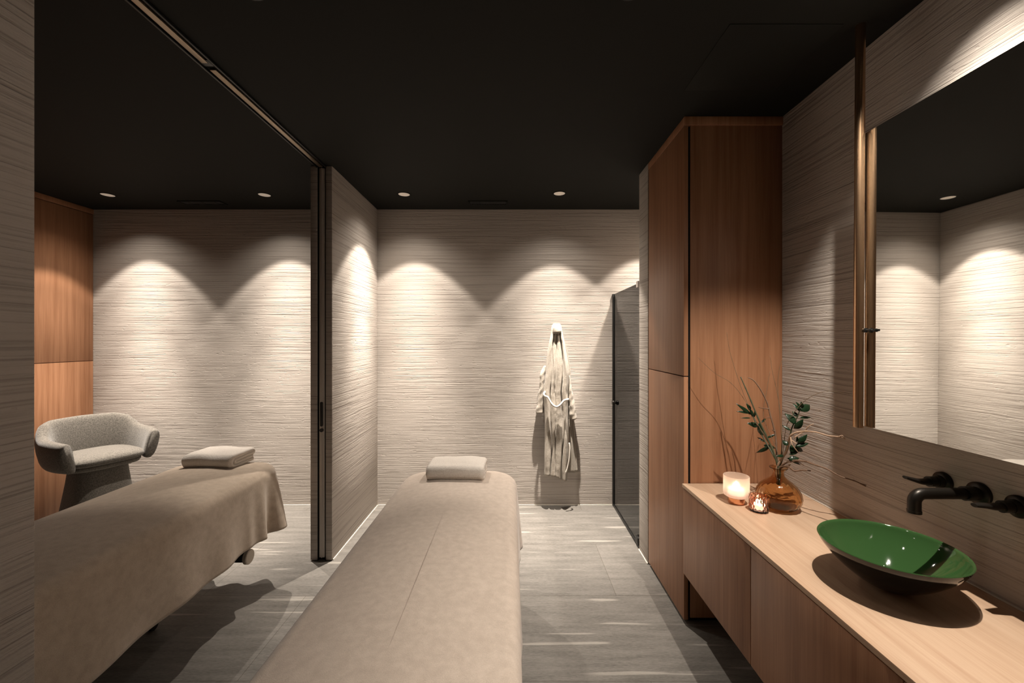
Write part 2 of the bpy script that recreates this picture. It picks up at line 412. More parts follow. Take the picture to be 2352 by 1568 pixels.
# vanity
CT = .735
VX = .886
t = thing('washbasin_cabinet', 'wall hung oak cabinet with plain drawer fronts under the counter', 'cabinet', (VX, TY0, 0))
box('carcass', (.024, RIGHT-VX-.0005, -2.9, -.001, .275, CT-.024), M['wood'], t)
box('shadow_gap', (.018, RIGHT-VX-.001, -2.9, -.001, CT-.024, CT-.0175), M['dark'], t, 0)
ys = [TY0-.002, 1.545, .94, .33, -.28]
for a, b in zip(ys[1:], ys): box('drawer_front', (.002, .022, a+.0015-TY0, b-.0015-TY0, .27, CT-.024), M['wood'], t)
o = box('counter_top', (VX-.003, RIGHT-.0005, -.75, TY0-.0005, CT-.0175, CT), M['wood_top'], bevel=.001)
tag(o, 'long pale oak counter top carrying the green bowl, vase and candles', 'counter')
o = box('counter_sealant', (RIGHT-.004, RIGHT-.0003, -.75, TY0-.001, CT+.0002, CT+.004), M['white_line'], bevel=0)
structure(o); o.name = 'trim_3'

# ------------------------------------------------------------------ mirror on brass rod
YAW = .0
t = thing('wall_mirror', 'large frameless mirror hung from the ceiling on a brass rod above the basin', 'mirror', (1.303, 1.532, 0), YAW)
t.rotation_euler = (0, .006, YAW); t.location.x = 1.293
mz0, mz1 = 1.166, 2.250
box('mirror_glass', (0, .004, -1.25, .008, mz0, mz1), M['mirror'], t, 0)
box('backing', (.0045, .016, -1.245, .004, mz0+.004, mz1-.004), M['black'], t)
for ry in (0, -1.24):
    v, f = tube([(-.0215, ry, mz0-.004), (-.0215, ry, CEIL-.001)], .0155, 32)
    link('suspension_rod', smooth_angle(mesh_of(v, f), 40), M['brass'], t)
# peg on the rod
v, f = merge([tube([(-.010, -.012, 1.520), (-.010, -.050, 1.520)], .0042, 14), tube([(-.010, -.014, 1.520), (-.010, -.020, 1.520)], .0085, 18), tube([(-.010, -.036, 1.520), (-.010, -.041, 1.520)], .0062, 18)])
link('peg', smooth_angle(mesh_of(v, f)), M['black'], t)

# ------------------------------------------------------------------ basin bowl
BX, BY = 1.148, 1.262
t = thing('washbasin_bowl', 'glossy green vessel basin with black outside on oak counter', 'basin', (BX, BY, CT))
H = .126
def bowl_r(u): return .046+(.178-.046)*(u**.62)
outer = [(.0005, .001), (.040, .0), (.046, .002)]
for k in range(1, 25):
    u = k/24; outer.append((.046+.132*math.sin(u*PI/2)**1.15 if False else .046+.132*(1-(1-u)**1.3), .002+(H-.002)*(u**1.22)))
link('outer_shell', lathe(outer, 128), M['bowl_out'], t)
inner = [(outer[-1][0], H), (outer[-1][0]-.0015, H+.002), (outer[-1][0]-.004, H+.001)]
for k in range(1, 33):
    u = 1-k/32; inner.append((max(.0005, .046*min(1, u/.12)+.128*(1-(1-max(0, (u-.0))**1.0)**1.3)-.003 if u > .12 else .0005+u/.12*(.043+.128*(1-.88**1.3)-.0005)), .007+(H-.008)*(max(u, .0)**1.22)))
link('inner_glaze', lathe(inner, 128), M['bowl_in'], t)
link('drain_cap', xform(lathe([(.0005, .006), (.018, .005), (.022, .001)], 40), Matrix.Translation((0, 0, .010))), M['black'], t)

# ------------------------------------------------------------------ wall taps
def rosette(y, z, parent, r=.036, mname='flange'):
    me = lathe([(.0005, 0), (r, 0), (r, .008), (r-.003, .011), (.020, .013), (.018, .028), (.0005, .028)], 48)
    me.transform(Matrix.Rotation(-PI/2, 4, 'Y')); me.transform(Matrix.Translation((0, y, z)))
    return link(mname, me, M['tap'], parent)
t = thing('basin_spout', 'black wall mounted spout bending down over the green basin', 'tap', (RIGHT, 1.248, 1.022))
rosette(0, 0, t, .034)
pts = catmull([(-.02, 0, 0), (-.08, 0, 0), (-.15, 0, 0), (-.182, 0, -.002), (-.197, 0, -.016), (-.199, 0, -.036), (-.199, 0, -.055)], 6)
v, f = tube(pts, .0165, 28)
link('spout', smooth_angle(mesh_of(v, f), 50), M['tap'], t)
v, f = tube([(-.199, 0, -.050), (-.199, 0, -.058)], .0178, 28); link('outlet_ring', smooth_angle(mesh_of(v, f)), M['tap'], t)
v, f = tube([(-.028, 0, 0), (-.05, 0, 0)], .021, 28); link('collar', smooth_angle(mesh_of(v, f)), M['tap'], t)
def handle(y, z, label, tilt):
    t = thing('tap_handle', label, 'tap', (RIGHT, y, z), 0, 'lever handles beside the spout')
    rosette(0, 0, t, .031)
    v, f = tube([(-.02, 0, 0), (-.052, 0, 0)], .0165, 28); link('stem', smooth_angle(mesh_of(v, f)), M['tap'], t)
    # lever: flattened tapering blade
    vs = []; path = catmull([(-.045, 0, 0), (-.075, 0, 0.000), (-.10, 0, .006+tilt*.3), (-.128, 0, .014+tilt)], 6)
    for i, p in enumerate(path):
        s = i/(len(path)-1); wz = .011-.006*s; wy = .013+.004*math.sin(PI*s)-.004*s
        for j in range(16):
            a = 2*PI*j/16; vs.append(p+Vector((0, wy*math.cos(a), wz*math.sin(a))))
    link('lever', smooth_angle(mesh_of(vs, grid_faces(len(path), 16, True, True)), 50), M['tap'], t)
handle(1.353, 1.022, 'black lever tap handle left of the spout, nearest the vase', .0)
handle(1.150, 1.022, 'black lever tap handle right of the spout, cut by the frame', -.010)

# ------------------------------------------------------------------ candles
t = thing('votive_candle', 'lit frosted glass candle holder on small copper foot', 'candle holder', (1.029, 1.905, CT))
link('foot', lathe([(.0005, 0), (.034, 0), (.035, .002), (.035, .030), (.0005, .030)], 48), M['copper'], t)
link('cup', lathe([(.0005, .031), (.045, .031), (.052, .036), (.0545, .044), (.0545, .124), (.0535, .1255), (.0515, .124), (.0515, .048), (.045, .038), (.0005, .037)], 64), M['frost'], t)
c = link('candle', lathe([(.0005, .039), (.036, .039), (.036, .062), (.034, .064), (.0005, .062)], 32), M['glow'], t)
link('flame', lathe([(.0005, .066), (.005, .070), (.0065, .078), (.004, .088), (.0005, .096)], 16), M['flame'], c)
def point(parent, loc, w, r=.01, col=(1, .78, .56)):
    l = bpy.data.lights.new('candle_light', 'POINT'); l.energy = w; l.color = col; l.shadow_soft_size = r
    o = bpy.data.objects.new('candle_light', l); COL.objects.link(o); o.parent = parent; o.location = loc
point(t, (0, 0, .078), .22, .012)
t = thing('tealight_holder', 'small rose cut glass tealight holder between frosted candle and vase', 'candle holder', (1.077, 1.812, CT))
def facet(a, z):
    k = 14; u = a/(2*PI)*k; w = z/.0135
    d1 = abs(((u+w*.5) % 1)-.5)*2; d2 = abs(((u-w*.5) % 1)-.5)*2
    return 1+.045*(min(d1, d2)*1.6-.5)
prof = [(.030, .0)]+[(.0375, .003+.066*k/20) for k in range(21)]
vs = []
seg = 112
for (r, z) in prof:
    for j in range(seg):
        a = 2*PI*j/seg; rr = r*facet(a, z); vs.append((rr*math.cos(a), rr*math.sin(a), z))
for (r, z) in [(.0335, .069), (.0325, .050), (.032, .010), (.0005, .008)]:
    for j in range(seg): a = 2*PI*j/seg; vs.append((r*math.cos(a), r*math.sin(a), z))
fs = grid_faces(len(prof)+4, seg); fs.append(tuple(range(seg)))
link('cut_glass', smooth_angle(mesh_of(vs, fs), 12), M['pink'], t)
c = link('candle', lathe([(.0005, .010), (.019, .010), (.019, .030), (.0005, .030)], 32), M['glow'], t)
link('flame', lathe([(.0005, .032), (.004, .036), (.005, .042), (.003, .050), (.0005, .056)], 16), M['flame'], c)
point(t, (0, 0, .045), .10, .008)

# ------------------------------------------------------------------ vase and its stems
VXc, VYc = 1.185, 1.845
t = thing('amber_vase', 'round amber ribbed glass vase with narrow neck holding branches', 'vase', (VXc, VYc, CT))
outp = [(.0005, .0), (.045, .0), (.062, .004), (.078, .018), (.088, .036), (.091, .055), (.086, .078), (.072, .102), (.050, .122), (.032, .135), (.0235, .146), (.0215, .158), (.024, .168), (.033, .176), (.036, .180)]
inn = [(r-.0028 if r > .01 else r, z+(.0035 if z < .02 else 0)) for r, z in reversed(outp)]
outp2 = []
for a, b in zip(outp, outp[1:]): outp2 += [(a[0]+(b[0]-a[0])*k/3, a[1]+(b[1]-a[1])*k/3) for k in range(3)]
rib = lambda a, z: 1+.016*math.cos(20*a)*min(1, max(0, (z-.005)/.02))*max(0, 1-z/.16)
link('glass_body', lathe(outp+[(.0355, .182)]+inn, 160, rib), M['amber'], t)
neck = Vector((VXc, VYc, CT+.165))
def leaf_mesh(base, d, up, L, w):
    d = d.normalized(); s = d.cross(up).normalized(); n = s.cross(d).normalized()
    vs = []; K = 6
    for i in range(K+1):
        u = i/K; ww = w*math.sin(PI*min(1, u**.8))*.5+.0004; c = base+d*(L*u)+n*(-L*.18*u*u)
        vs += [c-s*ww+n*ww*.35, c, c+s*ww+n*ww*.35]
    fs = []
    for i in range(K):
        for j in range(2): a = i*3+j; fs.append((a, a+1, a+4, a+3))
    return vs, fs
def stem_path(pts): return catmull([neck+Vector((random.uniform(-.008, .008), random.uniform(-.008, .008), -.06)), neck+Vector((random.uniform(-.006, .006), random.uniform(-.006, .006), .01))]+pts, 8)
def branch(label, pts, leaves, r0=.0042):
    t = thing('leafy_branch', label, 'branch', tuple(neck), 0, 'leafy branches in the vase')
    path = stem_path(pts); loc = [p-neck for p in path]
    v, f = tube(loc, [r0*(1-.6*i/len(loc)) for i in range(len(loc))], 8)
    link('stem', mesh_of(v, f, True), M['stem'], t)
    parts = []
    for (px, py, tx, ty, Y, w) in leaves:
        a = P(px, py, Y)-neck; b = P(tx, ty, Y-.015*random.choice((1, -1)))-neck
        dd = b-a; up = Vector((random.uniform(-.5, .5), -1, random.uniform(.1, .8)))
        parts.append(leaf_mesh(a, dd, up, dd.length, w))
    v, f = merge(parts)
    o = link('leaves', mesh_of(v, f, True), M['leaf'], t)
    m = o.modifiers.new('thickness', 'SOLIDIFY'); m.thickness = .0007
    return t
def crop(x, y): return (1640+x/4.126, 860+y/4.126)   # measured off an enlargement
def LV(lst, Y):
    out = []
    for (x0, y0, x1, y1, w) in lst:
        a = crop(x0, y0); b = crop(x1, y1); out.append((a[0], a[1], b[0], b[1], Y, w))
    return out
def PT(lst): return [P(*crop(x, y), Y) for x, y, Y in lst]
branch('dark green leafy branch leaning left toward the oak panel', PT([(560, 760, 1.88), (480, 620, 1.93), (400, 470, 1.97), (350, 350, 2.0), (318, 290, 2.01)]),
       LV([(350, 380, 228, 280, .016), (345, 365, 230, 345, .012), (345, 340, 315, 278, .016), (365, 400, 345, 320, .018), (375, 405, 392, 350, .012), (410, 490, 328, 458, .024),
           (440, 560, 430, 465, .024), (455, 580, 440, 510, .022), (480, 640, 415, 590, .010), (500, 600, 592, 562, .010), (450, 455, 497, 408, .009), (345, 412, 265, 408, .006), (530, 680, 405, 745, .017), (525, 690, 470, 665, .016), (580, 700, 500, 660, .012)], 1.96))
branch('dark green leafy branch standing upright in front of the plaster wall', PT([(680, 720, 1.83), (715, 600, 1.82), (740, 500, 1.81), (790, 400, 1.80), (820, 310, 1.79)]),
       LV([(775, 470, 685, 365, .030), (790, 400, 745, 345, .016), (815, 350, 755, 268, .014), (820, 340, 795, 260, .018), (820, 345, 925, 280, .032), (810, 410, 945, 398, .011), (755, 510, 858, 430, .030), (835, 320, 830, 262, .015),
           (725, 530, 650, 478, .011), (700, 670, 650, 622, .020), (790, 650, 890, 572, .024), (780, 640, 795, 590, .014), (770, 680, 900, 645, .020), (760, 690, 868, 728, .020), (720, 730, 765, 660, .024), (715, 760, 830, 690, .020), (690, 790, 850, 855, .016), (705, 800, 810, 790, .022), (660, 770, 600, 770, .012)], 1.80))
# third stem beside the first: bare green stalk
def twig(label, pts, sides=(), r=.0026, m='twig', kind='bare_twig', grp='bare twigs in the vase'):
    loc = [p-neck for p in stem_path(pts)]
    n = len(loc); parts = []
    rr = [r*(1-.55*i/n)*(1+.28*(1 if (i*7) % 5 == 0 else 0)) for i in range(n)]
    parts.append(tube(loc, rr, 8))
    for s in sides:
        q = catmull([p-neck for p in s], 5); parts.append(tube(q, [r*.6*(1-.5*i/len(q)) for i in range(len(q))], 6))
    v, f = merge(parts); o = link(kind, mesh_of(v, f, True), M[m]); o.location = neck
    tag(o, label, 'twig' if kind == 'bare_twig' else 'grass', grp); return o
twig('straight dark green stalk leaning left, bare at its tip', PT([(540, 680, 1.87), (430, 440, 1.91), (330, 200, 1.95), (252, 22, 1.98)]), r=.0048, m='stem')
twig('knobbly brown twig rising high with a hooked tip', PT([(595, 740, 1.88), (580, 560, 1.90), (530, 370, 1.92), (505, 270, 1.93), (440, 140, 1.94), (375, 55, 1.95), (322, 28, 1.96)]),
     [PT([(520, 325, 1.92), (470, 320, 1.92), (425, 310, 1.91)]), PT([(545, 410, 1.92), (500, 405, 1.91)]), PT([(575, 540, 1.9), (550, 520, 1.9)])], r=.0048)
twig('pale forked twig reaching right toward the brass rod', PT([(690, 720, 1.82), (725, 580, 1.79), (830, 540, 1.76), (960, 545, 1.72), (1080, 578, 1.69), (1190, 590, 1.67), (1245, 610, 1.66)]),
     [PT([(860, 540, 1.76), (890, 495, 1.75), (945, 465, 1.74)]), PT([(725, 590, 1.79), (740, 660, 1.77), (800, 740, 1.76)]), PT([(1180, 590, 1.67), (1215, 578, 1.66), (1240, 600, 1.65)]), PT([(760, 600, 1.79), (820, 560, 1.78), (870, 530, 1.77)]), PT([(735, 620, 1.79), (780, 655, 1.77)])], r=.0048, m='pale_twig')
twig('long thin dark twig sloping down over the counter', PT([(720, 820, 1.80), (850, 820, 1.76), (940, 850, 1.72), (1060, 890, 1.68), (1200, 965, 1.64), (1340, 1010, 1.61), (1440, 1060, 1.59)]),
     [PT([(1395, 1035, 1.6), (1445, 1048, 1.59)]), PT([(900, 835, 1.74), (870, 815, 1.75)])], r=.0042)
twig('short brown twig curling just right of the vase neck', PT([(700, 870, 1.80), (760, 912, 1.78), (840, 905, 1.76), (915, 912, 1.74)]),
     [PT([(700, 880, 1.8), (725, 845, 1.79), (700, 860, 1.8)]), PT([(690, 830, 1.8), (790, 825, 1.78), (850, 858, 1.76)])], r=.0048)
for lb, q in (('thin dry grass stalk arching far left across the panel', [(560, 700, 1.90), (420, 480, 1.95), (290, 240, 2.0), (160, 80, 2.03), (0, -20, 2.05), (-150, -160, 2.07)]),
              ('thin dry grass stalk leaning left beside the bare stalk', [(560, 720, 1.9), (430, 500, 1.95), (300, 230, 1.99), (215, 0, 2.02), (150, -220, 2.04), (120, -400, 2.05)]),
              ('upright thin dry grass blade rising before the panel edge', [(640, 700, 1.87), (640, 430, 1.90), (600, 180, 1.93), (555, -20, 1.95), (530, -180, 1.96)]),
              ('second upright grass blade tilted right above the vase', [(645, 720, 1.86), (620, 350, 1.88), (605, 100, 1.9), (620, -60, 1.9), (650, -150, 1.9)]),
              ('thin dry grass blade arching right to the brass rod', [(655, 720, 1.84), (690, 480, 1.82), (790, 320, 1.79), (900, 220, 1.76), (1040, 163, 1.73), (1180, 163, 1.71), (1310, 185, 1.69)]),
              ('fine grass blade crossing in front of the oak panel', [(590, 700, 1.88), (470, 400, 1.95), (500, 150, 1.97), (530, -30, 1.98)])):
    twig(lb, PT(q), r=.0015, m='grass', kind='grass_stalk', grp='grass stalks in the vase')

# ------------------------------------------------------------------ massage tables and blankets
def blanket(name, x0, x1, y0, y1, zt, hem, rc, re, m, seed, folds=.012, flare=.02, crown=.02, cornerfold=.02, hemwave=.02, slack=None):
    xc = (x0+x1)/2; hw = (x1-x0)/2-re; ya, yb = y0+re, y1-re; rc2 = max(.02, rc-re)
    per = []
    def seg(a, b, n):
        for i in range(n): per.append((Vector(a).lerp(Vector(b), i/n)))
    def arc(cx, cy, a0, a1, n):
        for i in range(n): a = a0+(a1-a0)*i/n; per.append(Vector((cx+rc2*math.cos(a), cy+rc2*math.sin(a))))
    seg((xc+hw, ya+rc2), (xc+hw, yb-rc2), 130); arc(xc+hw-rc2, yb-rc2, 0, PI/2, 26)
    seg((xc+hw-rc2, yb), (xc-hw+rc2, yb), 44); arc(xc-hw+rc2, yb-rc2, PI/2, PI, 26)
    seg((xc-hw, yb-rc2), (xc-hw, ya+rc2), 130); arc(xc-hw+rc2, ya+rc2, PI, 1.5*PI, 26)
    seg((xc-hw+rc2, ya), (xc+hw-rc2, ya), 44); arc(xc+hw-rc2, ya+rc2, 1.5*PI, 2*PI, 26)
    n = len(per); s = [0]
    for i in range(1, n): s.append(s[-1]+(per[i]-per[i-1]).length)
    nor = []
    for i in range(n):
        tt = (per[(i+1) % n]-per[i-1]).normalized(); nor.append(Vector((tt.y, -tt.x)))
    nor = [((nor[i-2]+nor[i-1]+nor[i]+nor[(i+1) % n]+nor[(i+2) % n])/5).normalized() for i in range(n)]
    def cornerness(i):
        p = per[i]; return max(0, 1-(p-Vector((xc+hw if p.x > xc else xc-hw, yb if p.y > (ya+yb)/2 else ya))).length/.34)
    rows = []
    R1 = 22
    for k in range(R1):
        u = (k+.15)/R1
        row = []
        for i in range(n):
            p = per[i]; sp = Vector((xc, min(max(p.y, ya+hw), yb-hw))); q = sp.lerp(p, u)
            w = noise.noise(Vector((q.x*2.2+seed, q.y*1.3, 0)))*.007+noise.noise(Vector((q.x*9+seed, q.y*3.0, 4)))*.0022
            row.append(Vector((q.x, q.y, zt-crown*u**2.2+w*(1-u**6))))
        rows.append(row)
    R2 = 9
    for k in range(R2+1):
        a = PI/2*k/R2; row = []
        for i in range(n):
            q = per[i]+nor[i]*(re*math.sin(a)); row.append(Vector((q.x, q.y, zt-crown-re*(1-math.cos(a)))))
        rows.append(row)
    R3 = 26; ztop = zt-crown-re
    for k in range(1, R3+1):
        u = k/R3; row = []
        for i in range(n):
            c = cornerness(i); sl = slack(s[i]) if slack else 0
            w = math.sin(s[i]*21+seed+1.1*math.sin(s[i]*5))*.55+math.sin(s[i]*9+seed*2)*.6
            cf = math.sin(s[i]*46+seed)*cornerfold*c*(u**.7)
            off = flare*u+(folds*w*u**1.3)+cf+.022*c*u
            h = hem+hemwave*noise.noise(Vector((s[i]*1.7, seed, 0)))-.015*c
            q = per[i]+nor[i]*(re+off); z = ztop+(h-ztop)*u
            row.append(Vector((q.x, q.y, z)))
        rows.append(row)
    vs = [v for r in rows for v in r]
    fs = grid_faces(len(rows), n); fs.append(tuple(range(n)))
    o = link(name, mesh_of(vs, fs, True), m)
    md = o.modifiers.new('thickness', 'SOLIDIFY'); md.thickness = .005; md.offset = -1
    return o
def massage_table(label, xc, y0, y1, zt, hw):
    t = thing('massage_table', label, 'massage table', (xc, (y0+y1)/2, 0))
    L = (y1-y0)/2
    link('mattress', boxes([(-hw, hw, -L, L, zt-.085, zt)], .03), M['pad'], t)
    link('frame', boxes([(-hw+.06, hw-.06, -L+.08, L-.08, zt-.125, zt-.086)], .004), M['frame'], t)
    for cy in (-.36, .36): link('column', boxes([(-.22, -.12, cy-.06, cy+.06, .10, zt-.125)], .004), M['frame'], t)
    b = link('base', boxes([(-.22, -.12, -.52, .52, .06, .12), (-.25, -.09, -.52, -.42, .05, .11), (-.25, -.09, .42, .52, .05, .11)], .006), M['frame'], t)
    for sx in (-.23, -.11):
        for sy in (-.47, .47):
            me = lathe([(.0005, -.013), (.024, -.013), (.025, -.010), (.025, .010), (.024, .013), (.0005, .013)], 28)
            me.transform(Matrix.Rotation(PI/2, 4, 'Y')); me.transform(Matrix.Translation((sx, sy, .0252)))
            link('castor', me, M['black'], b)
    return t
ZT = .752
massage_table('padded massage table of middle room, hidden under its fleece blanket', -.288, .56, 2.37, ZT-.03, .27)
lt = massage_table('padded massage table of left room, black underframe showing below its blanket', -1.735, .76, 2.53, ZT-.03, .27)
# adjusting knob under left table, at the far right corner
kx, ky, kz = 0.215, .70, .255
me = lathe([(.0005, -.012), (.036, -.012), (.040, -.008), (.040, .008), (.036, .012), (.0005, .012)], 32)
me.transform(Matrix.Rotation(PI/2, 4, 'Y')); me.transform(Matrix.Translation((kx+.02, ky, kz)))
kb = link('adjusting_knob', me, M['wheel'], lt)
link('knob_arm', boxes([(kx-.16, kx+.008, ky-.02, ky+.02, kz-.025, kz+.025), (kx-.16, kx-.10, ky-.03, ky+.03, kz-.02, ZT-.13)], .004), M['frame'], lt)
o = blanket('blanket', -.61, .022, .50, 2.43, ZT, .36, .17, .055, M['blanket'], 3.1, folds=.007, flare=.006, crown=.022, cornerfold=.012)
tag(o, 'beige fleece blanket draped over the massage table in the middle', 'blanket', 'fleece blankets on the massage tables')
o = blanket('blanket', -2.045, -1.425, .70, 2.60, ZT, .350, .15, .06, M['blanket_dark'], 8.4, folds=.013, flare=.012, crown=.022, cornerfold=.040)
tag(o, 'brownish beige fleece blanket draped over the massage table at left', 'blanket', 'fleece blankets on the massage tables')

def towel(label, loc, rz, w=.30, dep=.20, hgt=.062):
    th = hgt/4.3; r = th*.92
    def c(y, z): return Vector((0, y, z))
    q = hgt/4
    # folded ribbon centre line: bottom layer, round the front, top layer, tucked layers inside
    ctr = []
    def arcp(cy, cz, rad, a0, a1, n=8):
        for i in range(n+1): a = a0+(a1-a0)*i/n; ctr.append(c(cy+rad*math.cos(a), cz+rad*math.sin(a)))
    ctr += [c(dep*.49, q*.5), c(dep*.25, q*.5), c(0, q*.5), c(-dep*.3, q*.5)]
    arcp(-dep/2+1.5*q, 2*q, 1.5*q, -PI/2, -PI*1.5, 14)
    ctr += [c(-dep*.1, q*3.5), c(dep*.2, q*3.5)]
    arcp(dep/2-.5*q, 3*q, .5*q, PI/2, -PI/2, 8)
    ctr += [c(dep*.2, q*2.5), c(-dep*.1, q*2.5)]
    arcp(-dep/2+1.9*q, 2.0*q, .5*q, PI/2, PI*1.5, 8)
    ctr += [c(0, q*1.5), c(dep*.25, q*1.5), c(dep*.46, q*1.5)]
    # dense
    d2 = []
    for a, b in zip(ctr, ctr[1:]):
        n = max(1, int((b-a).length/.008)); d2 += [a.lerp(b, i/n) for i in range(n)]
    d2.append(ctr[-1]); n = len(d2); half = q*.47
    L_, R_ = [], []
    for i in range(n):
        tt = (d2[min(i+1, n-1)]-d2[max(i-1, 0)]).normalized(); nn = Vector((0, -tt.z, tt.y))
        L_.append(d2[i]+nn*half); R_.append(d2[i]-nn*half)
    loop = L_+R_[::-1]; K = len(loop); NX = 26; vs = []
    for j in range(NX+1):
        u = j/NX; x = (u-.5)*w; e = min(u, 1-u)*w
        sh = 1-.10*max(0, 1-e/.012)**2
        for p in loop:
            nz = noise.noise(Vector((x*9, p.y*9, p.z*20+loc[0]*5)))*.006
            top = p.z/hgt
            vs.append(Vector((x*(1-.015*noise.noise(Vector((p.y*20, p.z*60, j*0+loc[0])))), p.y*sh, max(.0008, hgt/2+(p.z-hgt/2)*sh+nz*top+.004*top*math.sin(u*PI)))))
    fs = grid_faces(NX+1, K)
    for base in (0, NX*K):
        for i in range(n-1): fs.append((base+i, base+i+1, base+K-2-i, base+K-1-i))
    o = link('folded_towel', mesh_of(vs, fs, True), M['towel'])
    o.location = loc; o.rotation_euler = (0, 0, rz)
    tag(o, label, 'towel', 'folded cream towels'); return o
towel('folded cream towel on the far end of the middle massage table', (-.302, 2.265, ZT-.010), -.02, .305, .20, .076)
towel('folded cream towel on the far end of the left massage table', (-1.755, 2.475, ZT-.012), -.06, .30, .205, .078)

# ------------------------------------------------------------------ bathrobe
def RC(px, py, y=3.6): return Vector(((px/3.267+22)*3.6/950, y, 1.487-(py/3.267-59)*3.6/950))
hx = RC(257, 95)
t = thing('wall_hook', 'small dark hook on plaster wall holding the bathrobe', 'hook', (hx.x, BACK, hx.z))
v, f = merge([tube([(0, -.002, 0), (0, -.055, 0)], .006, 14), tube([(0, -.050, 0), (0, -.060, 0)], .012, 18), tube([(0, -.0005, 0), (0, -.008, 0)], .02, 24)])
link('peg', smooth_angle(mesh_of(v, f)), M['black'], t)
t = thing('bathrobe', 'cream terry bathrobe hanging by its collar on the back wall', 'bathrobe', (hx.x, 3.62, hx.z))
O = Vector((hx.x, 3.62, hx.z))
body = [(72, 236, 280, .020), (84, 224, 290, .040), (110, 217, 296, .046), (160, 212, 305, .046), (220, 200, 318, .045), (300, 186, 334, .048), (380, 178, 348, .052), (450, 172, 354, .056), (520, 164, 350, .056), (590, 157, 343, .052), (680, 162, 345, .050), (800, 167, 346, .050), (950, 167, 352, .054), (1050, 164, 350, .056), (1150, 164, 342, .056), (1215, 163, 338, .054)]
def robe_loft(tab, folds, amp, yc, nrow=90, skew=0, half=44, seed=0., hemcurve=0):
    y0, y1 = tab[0][0], tab[-1][0]; vs = []
    for k in range(nrow):
        yy = y0+(y1-y0)*k/(nrow-1); xl, xr, D = lerp_table(tab, yy)
        g = min(1, k/10)
        for j in range(2*half):
            back = j >= half
            u = -1+2*(j+.5)/half if not back else 1-2*(j-half+.5)/half
            e = math.sqrt(max(0, 1-u*u))
            px = (xl+xr)/2+u*(xr-xl)/2
            py = yy+(skew*max(0, u+.2)+hemcurve*noise.noise(Vector((u*2.5, seed, 1))))*(max(0, (yy-y0)/(y1-y0))**4)
            fo = 0
            for (c, w, a) in folds: fo += a*math.exp(-((u-c-.05*math.sin(yy*.012+c*9))/w)**2)
            fo += .30*noise.noise(Vector((u*2.0+seed, yy*.006, 2)))+.09*noise.noise(Vector((u*6+seed, yy*.03, 5)))
            p = RC(px, py)
            if not back: yl = yc-D*e**.8*.62-amp*fo*g*e**.5
            else: yl = yc+D*e*.45
            vs.append(Vector((p.x, min(yl, BACK-.004), p.z))-O)
    fs = grid_faces(nrow, 2*half, True, True)
    return vs, fs
fr = [(-.80, .14, .5), (-.46, .045, -1.2), (-.10, .030, -.9), (.10, .30, .4), (.47, .05, -1.5), (.72, .12, .7)]
v, f = robe_loft(body, fr, .027, 3.615, skew=34, seed=1.3, hemcurve=10)
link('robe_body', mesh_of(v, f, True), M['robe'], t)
bk = [(110, 240, 300, .02), (200, 250, 322, .025), (300, 280, 350, .028), (420, 300, 368, .03), (560, 300, 374, .03), (790, 300, 392, .03), (1000, 300, 408, .03), (1205, 300, 426, .03)]
v, f = robe_loft(bk, [(.5, .1, .8), (.75, .08, -.8)], .012, 3.665, nrow=60, half=24, seed=4.)
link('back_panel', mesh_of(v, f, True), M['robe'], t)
def sleeve(path, y, seed):
    vs = []; n = 40; SG = 32
    for k in range(n):
        s = k/(n-1)*(path[-1][0]-path[0][0])+path[0][0]
        px, w, D = lerp_table(path, s)
        for j in range(SG):
            a = 2*PI*j/SG; wr = 1+.13*noise.noise(Vector((math.cos(a)*1.5+seed, math.sin(a)*1.5, k*.16)))+.05*math.sin(k*.9+2*a)
            if k > n-7: wr *= 1.07
            q = RC(px+w/2*math.cos(a)*wr, s+(3*math.sin(a*2+seed) if k == n-1 else 0))
            vs.append(Vector((q.x, y+D*math.sin(a)*wr, q.z))-O)
    return mesh_of(vs, grid_faces(n, SG, True, True), True)
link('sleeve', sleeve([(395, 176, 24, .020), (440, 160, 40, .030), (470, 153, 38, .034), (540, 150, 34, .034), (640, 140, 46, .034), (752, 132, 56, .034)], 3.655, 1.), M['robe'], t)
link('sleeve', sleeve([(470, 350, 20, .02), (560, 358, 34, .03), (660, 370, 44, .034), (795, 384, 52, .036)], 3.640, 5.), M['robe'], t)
def bp(px, py, y): return RC(px, py, y)-O
v, f = tube(catmull([bp(172, 584, 3.60), bp(158, 596, 3.565), bp(164, 612, 3.555), bp(186, 622, 3.55), bp(205, 655, 3.545), bp(228, 682, 3.54), (bp(255, 690, 3.54)), bp(282, 672, 3.54), bp(305, 646, 3.545), bp(330, 640, 3.555), bp(342, 642, 3.60)], 7), .0088, 12)
link('belt', mesh_of(v, f, True), M['belt'], t)
v, f = tube(catmull([bp(346, 960, 3.56), bp(350, 1000, 3.55), bp(344, 1080, 3.545), bp(332, 1140, 3.545), bp(318, 1180, 3.545)], 7), .0060, 12)
link('belt_end', mesh_of(v, f, True), M['belt'], t)
me = lathe([(.0005, .034), (.014, .031), (.026, .022), (.033, .008), (.034, -.010), (.036, -.030), (.034, -.05)], 40)
for vtx in me.vertices:
    k = 1+.10*math.sin(vtx.co.x*160+1)*max(0, -vtx.co.z*20); vtx.co.x *= k*1.02; vtx.co.y *= .95
me.transform(Matrix.Rotation(-.12, 4, 'Y')); me.transform(Matrix.Translation(bp(256, 106, 3.592)))
o = link('collar', me, M['robe'], t); md = o.modifiers.new('thickness', 'SOLIDIFY'); md.thickness = .006

